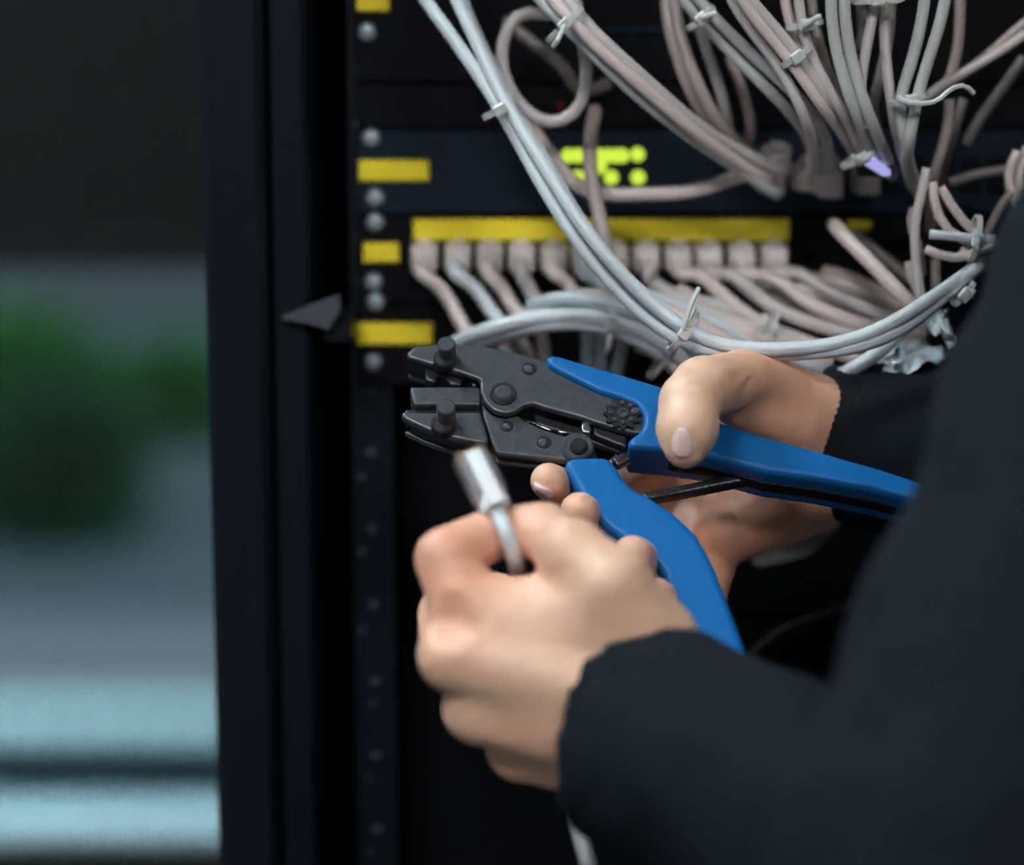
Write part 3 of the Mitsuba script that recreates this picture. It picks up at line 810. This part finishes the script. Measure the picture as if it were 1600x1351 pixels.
def peg(px, py, h0, h1, r, at=None, c=.0006, inner=None, sides=32):
    """a round part whose centre shows at (px, py) on the plane at (h1 unless given)"""
    at = h1 if at is None else at
    a, b = on_tool(px, py, at)
    o = O + a * R + b * D
    pr = [(r, h0), (r, h1 - c), (r - c, h1)]
    if inner:
        pr += [(inner, h1), (inner * .95, h1 - .0006), (.0001, h1 - .0006)]
    return lathe(pr, o, N, sides)


Z = lambda pts, x0=600, y0=500, s=3.2: [(x0 + x / s, y0 + y / s) for x, y in pts]
tool = thing('crimping_tool', 'black steel ratchet crimping tool with two blue handles held open by the far hand', 'crimping tool')
mm = .001
# upper plate and upper jaw
up_out = Z([(112, 165), (150, 132), (265, 118), (360, 116), (480, 124), (640, 156), (800, 202), (900, 262), (1040, 325), (1180, 378), (1285, 425), (1330, 470), (1330, 540), (1290, 570), (1215, 560), (1040, 505), (980, 484), (800, 436), (742, 416), (700, 424), (655, 455), (600, 468), (545, 450), (498, 405), (480, 350), (478, 296), (380, 262), (270, 230), (122, 186)])
put('upper_plate', slab(up_out, -3.2 * mm, 0), 'gunmetal', tool, smooth=40)
put('upper_back_plate', slab(up_out, -16 * mm, -13 * mm, at=0), 'gunmetal', tool, smooth=40)
put('upper_jaw', slab(Z([(116, 172), (150, 140), (470, 150), (470, 285), (380, 256), (270, 226), (124, 184)]), -13 * mm, -3.0 * mm, at=0), 'black_steel', tool, smooth=40)
put('upper_die', slab(Z([(165, 205), (260, 225), (475, 300), (470, 325), (440, 335), (425, 300), (395, 292), (385, 330), (330, 322), (300, 285), (270, 275), (255, 315), (205, 300), (200, 235), (170, 228)]), -12 * mm, -4.5 * mm, at=-4.5 * mm, rnd=0), 'black_steel', tool, smooth=40)
# lower jaw: die block, groove, jaw plate
put('lower_die', slab(Z([(128, 332), (470, 330), (482, 345), (484, 425), (150, 424), (135, 380)]), -13 * mm, -1.6 * mm), 'gunmetal', tool, smooth=40)
put('groove_block', slab(Z([(100, 424), (486, 424), (490, 470), (100, 470)]), -13 * mm, -4.5 * mm, at=-2 * mm), 'black_steel', tool, smooth=40)
put('lower_jaw', slab(Z([(95, 455), (240, 462), (482, 458), (508, 540), (522, 604), (495, 616), (350, 590), (210, 543), (110, 497), (84, 478)]), -4.4 * mm, -.4 * mm), 'gunmetal', tool, smooth=40)
put('lower_back_jaw', slab(Z([(84, 478), (240, 462), (482, 458), (522, 604), (495, 616), (350, 590), (210, 543), (110, 497)]), -13.5 * mm, -10.5 * mm, at=-.4 * mm), 'gunmetal', tool, smooth=40)
put('jaw_core', slab(Z([(115, 478), (480, 470), (500, 590), (480, 598), (350, 572), (210, 526), (130, 492)]), -10.8 * mm, -4.0 * mm, at=-.4 * mm), 'black_steel', tool, smooth=40)
# lower plate (carries the second pivot)
low_out = Z([(478, 400), (540, 470), (600, 486), (665, 470), (712, 505), (800, 545), (900, 575), (985, 590), (1040, 620), (1050, 670), (1000, 700), (900, 700), (840, 692), (700, 680), (560, 664), (535, 610), (505, 520)])
put('lower_plate', slab(low_out, -7.0 * mm, -3.4 * mm), 'gunmetal', tool, smooth=40)
put('lower_back_plate', slab(low_out, -12.6 * mm, -9.5 * mm, at=-3.4 * mm), 'gunmetal', tool, smooth=40)
put('ratchet_bar', slab(Z([(745, 430), (800, 450), (980, 505), (1215, 585), (1225, 640), (1180, 640), (1040, 590), (1000, 575), (940, 555), (760, 500)]), -10 * mm, -7.2 * mm, at=-4 * mm), 'black_steel', tool, smooth=40)
for a in (Z([(712, 500), (735, 498), (845, 540), (840, 552), (820, 548)]), Z([(860, 545), (890, 543), (945, 555), (940, 568), (880, 560)])):
    put('spring_wire', slab(a, -9.4 * mm, -6.8 * mm, r=.0004, rnd=0, at=-6.8 * mm), 'steel', tool, smooth=40, label='bright steel return spring')
# pegs, rivets and screws
put('die_pin', peg(697.5, 536.5, -1 * mm, 9.5 * mm, 3.4 * mm, c=.0005), 'gunmetal', tool, smooth=30)
put('pin_base', peg(694, 558, -1 * mm, 3.2 * mm, 4.2 * mm, at=3.2 * mm), 'black_steel', tool, smooth=30)
put('die_pin', peg(696.5, 634.5, -1 * mm, 10.5 * mm, 3.5 * mm, c=.0005), 'gunmetal', tool, smooth=30)
put('pin_base', peg(692, 660, -1 * mm, 3.2 * mm, 4.4 * mm, at=3.2 * mm), 'black_steel', tool, smooth=30)
put('pivot_washer', peg(786, 614, -1 * mm, .7 * mm, 5.0 * mm, c=.0003), 'black_steel', tool, smooth=30)
put('pivot_rivet', peg(787, 612, -1 * mm, 1.9 * mm, 3.5 * mm, c=.0009), 'gunmetal', tool, smooth=30)
for px, py, h, r in ((827, 575, 0, 2.3), (792, 665, -3.4, 1.9), (850, 690, -3.4, 2.2)):
    put('screw_seat', peg(px, py, (h - 1) * mm, (h + .35) * mm, r * 1.25 * mm, c=.0002), 'black_steel', tool, smooth=30)
    put('plate_screw', peg(px - 1.5, py - 1, (h - 1) * mm, (h + 1.3) * mm, r * .72 * mm, c=.0006), 'steel', tool, smooth=30, label='small steel screw')
put('handle_washer', peg(902, 696, -6 * mm, -1.2 * mm, 6.0 * mm), 'gunmetal', tool, smooth=30)
put('handle_rivet', peg(904, 694, -4 * mm, .9 * mm, 3.3 * mm, c=.0008), 'black_steel', tool, smooth=30)
put('rivet_tip', peg(893, 693, -2 * mm, .2 * mm, .8 * mm, c=.0003), 'steel', tool, smooth=30)
put('stop_post', slab(Z([(992, 500), (1030, 497), (1040, 540), (1030, 565), (990, 562), (982, 540)]), -9 * mm, -2.5 * mm), 'steel', tool, smooth=40, label='steel stop post')
# ratchet adjusting wheel
a0, b0 = on_tool(973, 646, 1.2 * mm)
th = np.linspace(0, 2 * np.pi, 97)[:-1]
star = Polygon([(a0 + (6.3 + .75 * math.cos(12 * t)) * mm * math.cos(t), b0 + (6.3 + .75 * math.cos(12 * t)) * mm * math.sin(t)) for t in th])


def tool_poly(poly, h0, h1):
    m = trimesh.creation.extrude_polygon(poly, h1 - h0, engine='earcut')
    v = m.vertices
    return trimesh.Trimesh(O + v[:, :1] * R + v[:, 1:2] * D + (v[:, 2:] + h0) * N, m.faces[:, ::-1], process=False)


wh = put('adjusting_wheel', tool_poly(star, 0.0002, 1.5 * mm), 'black_steel', tool)
for i in range(8):
    t = i * math.pi / 4
    put('wheel_stud', lathe([(.0009, 0), (.0009, .0007), (.0005, .0010)], O + (a0 + 4.3 * mm * math.cos(t)) * R + (b0 + 4.3 * mm * math.sin(t)) * D + N * 1.5 * mm, N, 12), 'gunmetal', wh)
put('wheel_screw', peg(974, 644, 1 * mm, 2.3 * mm, 2.2 * mm, c=.0005, inner=1.1 * mm), 'gunmetal', wh, smooth=30)
put('wheel_catch', peg(993, 640, 0, 2.4 * mm, 1.5 * mm, c=.0005), 'steel', tool, smooth=30)
put('wheel_tray', slab(Z([(1120, 520), (1180, 500), (1300, 520), (1250, 560), (1215, 575), (1215, 640), (1160, 620), (1045, 575), (1045, 510)]), -9 * mm, -3.5 * mm), 'black_steel', tool, smooth=40)
# blue handles
Z2 = lambda pts: Z(pts, 900, 500, 3.2)
uh = [(853, 560), (856, 555), (864, 553), (873, 554), (912, 566), (975, 584), (1034, 602), (1080, 626), (1125, 657), (1181, 676), (1275, 702), (1384, 733), (1440, 752), (1490, 775), (1480, 800), (1430, 782), (1369, 765), (1275, 747), (1197, 736), (1103, 712), (1040, 703), (984, 698), (981, 690), (986, 682), (999, 674), (1006, 660), (1004, 646), (994, 632), (970, 622), (935, 611), (900, 594), (870, 579), (856, 571)]
put('upper_handle', slab(uh, -17 * mm, 2.2 * mm, r=.0022, step=.0009, rnd=.001), 'blue_grip', tool, smooth=True, label='upper blue plastic handle')
lh = [(882, 727), (885, 719), (893, 714), (920, 712), (944, 712), (955, 717), (965, 730), (976, 748), (990, 762), (1016, 775), (1053, 800), (1088, 832), (1102, 856), (1119, 890), (1133, 926), (1150, 970), (1172, 1030), (1180, 1060), (1160, 1072), (1125, 1052), (1106, 1033), (1075, 990), (1046, 944), (1040, 918), (1040, 900), (1028, 882), (1005, 862), (982, 846), (952, 826), (928, 802), (905, 770)]
put('handle_groove', slab([(1046, 694), (1103, 703), (1197, 727), (1275, 738), (1369, 756), (1430, 772), (1430, 783), (1369, 767.5), (1275, 749.5), (1197, 738.5), (1103, 714.5), (1046, 705.5)], -11 * mm, -5 * mm, at=2.2 * mm, r=.0004, rnd=0), 'port_black', tool, smooth=40)
put('lower_handle', slab(lh, -15 * mm, 1.5 * mm, r=.0026, step=.0009, rnd=.001), 'blue_grip', tool, smooth=True, label='lower blue plastic handle')
put('handle_tang', slab([(880, 700), (905, 682), (925, 690), (935, 715), (960, 735), (940, 760), (905, 750), (884, 722)], -9 * mm, -3.5 * mm), 'black_steel', tool, smooth=40)
put('strut', slab([(955, 716), (992, 694), (1012, 694), (1012, 704), (965, 728)], -10 * mm, -6 * mm), 'black_steel', tool, smooth=40)
put('lever_bar', slab([(1000, 770), (1060, 758), (1160, 736), (1260, 708), (1265, 722), (1165, 750), (1060, 771), (1010, 780)], -12 * mm, -6.5 * mm), 'black_steel', tool, smooth=40)

# ------------------------------------------------------------------ the person


def px2m(n, d):
    return n * d / F


def hand_mesh(fn, lo, hi, h):
    g, o = grid(lo, hi, h)
    return surface_nets(fn(g), o, h)


# right (far) hand: palm behind the tool, thumb over the upper handle, fingers curling round the lower one
rh = dict(wrist1=P(1345, 640, .935), wrist2=P(1345, 745, .945))


def far_hand(p):
    d = chain(p, [(P(1370, 690, .94), .023), (P(1250, 725, .932), .0225)])
    for a, b, r1, r2 in ((P(1255, 685, .932), P(1060, 700, .945), .019, .012), (P(1255, 712, .935), P(1070, 745, .95), .020, .0125),
                         (P(1255, 740, .935), P(1090, 800, .945), .018, .0125), (P(1245, 765, .933), P(1118, 846, .934), .0155, .0115)):
        d = smin(d, round_cone(p, a, b, r1, r2), .012)
    # heel of the hand on the little finger's side and ball of the thumb
    d = smin(d, round_cone(p, P(1220, 792, .923), P(1130, 838, .918), .0125, .0115), .008)
    d = smin(d, round_cone(p, P(1285, 655, .925), P(1185, 608, .910), .0165, .0125), .008)
    d = smin(d, round_cone(p, P(1235, 668, .912), P(1150, 632, .892), .0125, .0085), .006)
    thumb = chain(p, [(P(1205, 614, .910), .0135), (P(1160, 594, .892), .0112), (P(1098, 606, .868), .0112), (P(1078, 628, .858), .0108), (P(1074, 668, .852), .0108), (P(1071, 697, .851), .0078)], .002)
    d = smin(d, thumb, .004)
    fingers = [
        [(P(1060, 700, .945), .0115), (P(955, 765, .938), .0098), (P(888, 772, .905), .0085), (P(857, 751, .868), .0066)],
        [(P(1070, 745, .95), .012), (P(985, 830, .938), .0102), (P(932, 826, .895), .009), (P(905, 798, .858), .0068)],
        [(P(1090, 800, .945), .0115), (P(1060, 880, .925), .010), (P(1015, 888, .878), .0085), (P(988, 867, .842), .0070)],
        [(P(1118, 846, .934), .0105), (P(1098, 930, .905), .009), (P(1048, 950, .866), .0078), (P(1022, 930, .836), .0065)]]
    for f in fingers:
        d = smin(d, chain(p, f, .001), .0025)
    return d


far = hand_mesh(far_hand, P(830, 980, .84) * [1, 0, 1] + [0, EYE[1] + .78, -.01], P(1430, 540, .95) * [1, 0, 1] + [0, EYE[1] + 1.0, .03], .0013)

# left (near) hand: a loose fist, back to the camera, pinching the cable between thumb and forefinger
CREASES = [([(1172, 594), (1162, 618), (1147, 636), (1124, 652)], .0009), ([(1106, 612), (1114, 628), (1119, 642)], .0005), ([(1117, 606), (1123, 622), (1128, 636)], .0006),
           ([(1133, 603), (1138, 616), (1139, 630)], .0005), ([(1182, 572), (1186, 590), (1180, 606)], .0003), ([(1076, 604), (1092, 600), (1104, 606)], .0003),
           ([(1108, 766), (1136, 784), (1152, 812)], .0006)]


def crease(m):
    # folds of the skin: finer triangles beside the lines, sunk along them
    v, f = np.array(m.vertices), np.array(m.faces)
    lines = [(np.array([((P(x, y, .87) - EYE) @ R, (P(x, y, .87) - EYE) @ U) for x, y in ln]), dp) for ln, dp in CREASES]
    flat = lambda v: np.stack([(v - EYE) @ R, (v - EYE) @ U], 1) * (.87 / ((v - EYE) @ W))[:, None]

    def dist(q, ln):
        d = np.full(len(q), 9.0)
        for a, b in zip(ln[:-1], ln[1:]):
            t = np.clip(((q - a) @ (b - a)) / ((b - a) @ (b - a)), 0, 1)
            d = np.minimum(d, np.linalg.norm(q - a - t[:, None] * (b - a), axis=1))
        return d
    for _ in range(2):
        near_ = np.min([dist(flat(v), ln) for ln, _d in lines], 0) < .005
        v, f = trimesh.remesh.subdivide(v, f, face_index=np.where(near_[f].all(1))[0])
    m = trimesh.Trimesh(v, f, process=False)
    n = meshkit.arrays(m, True)[2]
    front = np.clip(-(n @ W), 0, 1)
    q = flat(v)
    for ln, dp in lines:
        v = v - n * (front * dp * np.exp(-(dist(q, ln) / .0012) ** 2))[:, None]
    return trimesh.Trimesh(v, f, process=False)


def near_hand(p):
    d = round_cone(p, P(1120, 1170, .775), P(1000, 1130, .795), .027, .025)
    mcp = [(P(728, 950, .801), .0118), (P(712, 1022, .797), .0122), (P(748, 1106, .805), .0115), (P(812, 1168, .818), .0108)]
    wr = [(P(985, 1040, .800), .018), (P(985, 1085, .795), .020), (P(985, 1140, .797), .020), (P(985, 1180, .805), .018)]
    for (a, ra), (b, rb) in zip(wr, mcp):
        d = smin(d, round_cone(p, a, b, ra, rb), .007)
    # fingers, bent away from the camera
    fing = [
        [mcp[0], (P(697, 872, .806), .0106), (P(775, 830, .816), .0086), (P(852, 822, .813), .0078)],
        [mcp[1], (P(700, 960, .842), .0105), (P(775, 935, .862), .0092), (P(835, 950, .850), .0078)],
        [mcp[2], (P(735, 1050, .850), .0100), (P(800, 1015, .868), .0088), (P(860, 1020, .852), .0075)],
        [mcp[3], (P(795, 1125, .858), .0090), (P(850, 1090, .870), .0080), (P(900, 1085, .852), .0068)]]
    for f in fing:
        d = smin(d, chain(p, f, .001), .0035)
    # hollow between the two first knuckles
    d = -smin(-d, np.linalg.norm(p - P(694, 962, .783), axis=-1) - .0085, .006)
    # thumb along the upper side
    th = chain(p, [(P(1010, 1010, .795), .018), (P(955, 915, .787), .0128), (P(893, 862, .795), .0108), (P(848, 838, .808), .0082)], .003)
    d = smin(d, th, .008)
    # web between thumb and forefinger
    d = smin(d, round_cone(p, P(930, 965, .793), P(770, 958, .803), .0135, .0100), .008)
    return d


near = hand_mesh(near_hand, P(620, 1260, .80) * [1, 0, 1] + [0, EYE[1] + .70, -.02], P(1190, 770, .80) * [1, 0, 1] + [0, EYE[1] + .92, .03], .0013)

CUFF = P(1000, 1148, .797)
ELBOW = P(1490, 1385, .68)
SHOULDER = P(1955, 290, .77)
RCUFF, RELB, RSHO = P(1316, 692, .935), P(1930, 800, .915), P(2500, 250, .85)


def core(p):
    d = chain(p, [(P(1090, 1162, .78), .0265), (ELBOW, .034), (SHOULDER, .052)], .01)
    d = smin(d, chain(p, [(P(1365, 690, .94), .023), (RELB, .040), (RSHO, .052)], .01), .01)
    d = smin(d, ellipsoid(p, P(2320, 1250, .84), np.array([.15, .11, .24])), .04)
    return smin(d, round_cone(p, P(2300, 0, .84), P(2300, -260, .83), .06, .055), .03)


body = hand_mesh(core, [.02, -.45, .85], [.62, .12, 1.72], .006)


def colours(m):
    v = m.vertices
    base = np.array(srgb(220, 186, 160))
    red = np.array(srgb(206, 140, 114))
    n = meshkit.fbm(v * 60, 3, 3)[:, None]
    c = base * (1 - .35 * n) + red * (.35 * n)
    for q, r, k in ((P(697, 865, .797), .020, .55), (P(660, 930, .80), .022, .5), (P(800, 860, .81), .022, .6), (P(712, 985, .79), .012, .35), (P(900, 880, .79), .012, .3), (P(1150, 830, .92), .04, .75),
                    (P(855, 751, .868), .010, .35), (P(905, 800, .858), .010, .6), (P(988, 870, .842), .011, .5), (P(1200, 620, .91), .035, .55), (P(850, 1200, .81), .03, .4), (P(1130, 600, .87), .01, .4)):
        w = (k * np.exp(-((v - q) ** 2).sum(1) / r ** 2))[:, None]
        c = c * (1 - w) + red * w
    return c


def join(ms):
    """one closed body from overlapping limbs"""
    import manifold3d as mf
    try:
        out = None
        for m in ms:
            mm_ = mf.Manifold(mf.Mesh(np.asarray(m.vertices, np.float32), np.asarray(m.faces, np.uint32)))
            if mm_.is_empty():
                raise ValueError('not closed')
            out = mm_ if out is None else out + mm_
        q = out.to_mesh()
        return trimesh.Trimesh(q.vert_properties[:, :3], q.tri_verts, process=False)
    except Exception as e:
        print('joined without boolean:', e)
        return trimesh.util.concatenate(ms)


whole = crease(join([near, far, body]))
scene['person'] = mikit.ply(whole, 'skin', True, color=colours(whole))
tag('person', 'technician in a dark jacket holding the blue-handled crimper and a cable with both hands', 'person')


# nails
def nail(c, axis, out, ln, wd, th=.0016):
    s = trimesh.creation.icosphere(3)
    axis = axis / np.linalg.norm(axis)
    out = out - axis * (out @ axis)
    out /= np.linalg.norm(out)
    side = np.cross(axis, out)
    v = s.vertices
    sq = np.sign(v) * np.abs(v) ** .8
    q = c + sq[:, :1] * axis * ln + sq[:, 1:2] * side * wd + (v[:, 2:] - .9 * v[:, 1:2] ** 2) * out * th
    return trimesh.Trimesh(q, s.faces, process=False)


put('fingernail', nail(P(1067, 690, .8425), P(1069, 730, .848) - P(1072, 650, .845), -W + .1 * U - .12 * R, .0056, .0042), 'nail', 'person', smooth=True, label='pale thumbnail')
put('fingernail', nail(P(847, 768, .864), P(845, 750, .862) - P(862, 780, .875), -U * .75 - R * .6 - W * .3, .0045, .004), 'nail', 'person', smooth=True, label='nail of the far forefinger')


# jacket
def sleeve_near(p):
    q = p + 0
    ax = (ELBOW - CUFF) / np.linalg.norm(ELBOW - CUFF)
    outer = round_cone(p, CUFF - ax * .02, ELBOW, .0370, .041)
    inner = round_cone(p, CUFF - ax * .04, CUFF + ax * .010, .0320, .0320)
    d = np.maximum(outer, -inner)
    return np.maximum(d, -((p - CUFF) @ ax))


def arm_near(p):
    e2 = P(1500, 1350, .662)
    return round_cone(p, e2, SHOULDER, .051, .070)


def sleeve_far(p):
    ax = (RELB - RCUFF) / np.linalg.norm(RELB - RCUFF)
    outer = round_cone(p, RCUFF - ax * .02, RELB, .0285, .055)
    return np.maximum(outer, -((p - RCUFF) @ ax))


def jacket(p):
    d = smin(sleeve_near(p), arm_near(p), .006)
    tor = ellipsoid(p, P(2300, 1250, .83), np.array([.18, .13, .27]))
    tor = np.minimum(tor, np.minimum(sleeve_far(p), chain(p, [(RELB, .055), (RSHO, .07)])))
    return smin(d, tor, .01)


jk = hand_mesh(jacket, [-.01, -.47, .78], [.66, .10, 1.66], .0042)
nrm = meshkit.arrays(jk, True)[2]
v = np.array(jk.vertices)
jk.vertices = v + nrm * ((meshkit.fbm(v * 24, 3, 11) - .5) * .009 + (meshkit.noise(v * [9, 9, 40], 4) - .5) * .005)[:, None]
jkey = put('jacket', jk, 'jacket_cloth', 'person', smooth=True, label='dark charcoal jacket')
# ribbed knit cuff of the far sleeve
ax = (RELB - RCUFF) / np.linalg.norm(RELB - RCUFF)
sa = np.cross(ax, [0, 0, 1.0])
sa /= np.linalg.norm(sa)
sb = np.cross(ax, sa)
t_, s_ = np.meshgrid(np.linspace(0, 2 * np.pi, 181), np.linspace(0, 1, 14), indexing='ij')
prof = np.sin(np.pi * np.clip(s_, 0, 1)) ** .35
rr = .0268 + .0030 * prof + .0003 * np.cos(60 * t_) * prof
vv = RCUFF + ax * (-.012 + .026 * s_)[..., None] + rr[..., None] * (np.cos(t_)[..., None] * sa + np.sin(t_)[..., None] * sb)
i, j = np.meshgrid(np.arange(180), np.arange(13), indexing='ij')
s = (i * 14 + j).ravel()
put('cuff', trimesh.Trimesh(vv.reshape(-1, 3), np.vstack([np.stack([s, s + 14, s + 15], 1), np.stack([s, s + 15, s + 1], 1)]), process=False), 'cuff_knit', jkey, smooth=True, label='black ribbed knit cuff')

# ------------------------------------------------------------------ the cable and plug in the near hand
hc = thing('held_cable', 'loose white cable with a clear plug held in the near hand', 'cable')
fr_, re_ = P(731, 706, .822), P(773, 790, .811)
put('sheath', tube(spline([re_ + (fr_ - re_) * .45, re_, P(790, 828, .803), P(803, 866, .806), P(811, 905, .822), P(828, 1010, .837), P(860, 1150, .838), P(890, 1250, .832), P(905, 1300, .825), P(925, 1370, .815), P(950, 1450, .80)]), .0029), 'sheath_cool', hc, smooth=True)
ln = fr_ - re_
L = np.linalg.norm(ln)
za = ln / L
xa = -R + za * (R @ za)
xa /= np.linalg.norm(xa)
ya = np.cross(za, xa)
M = np.eye(4)
M[:3, :3] = np.stack([xa, ya, za], 1)
M[:3, 3] = re_


def placed(m):
    m = m.copy()
    m.apply_transform(M)
    return m


plug = put('plug', placed(box(-.0064, .0064, -.0042, .0042, .002, L, .0014)), 'plug_shell', hc, label='clear plastic plug')
put('core', placed(box(-.0052, .0052, -.0012, .0032, .003, L - .002, .001)), 'plug_clear', plug)
put('latch', [placed(box(-.0030, .0030, .0058, .0072, -.003, L - .004, .0005)), placed(box(-.0030, .0030, .0040, .0062, L - .008, L - .003, .0005))], 'plug_clear', plug)
for i in range(8):
    x = (-3.5 + i) * .00102
    put('contact', placed(box(x - .0003, x + .0003, -.0042, -.0020, L - .0075, L - .0006)), 'gold', plug, label='gold contact' if i == 0 else None)
put('collar', placed(lathe([(.0052, -.002), (.0056, .001), (.0050, .004)], [0, 0, 0], [0, 0, 1.0], 20)), 'plug_clear', plug, smooth=30)
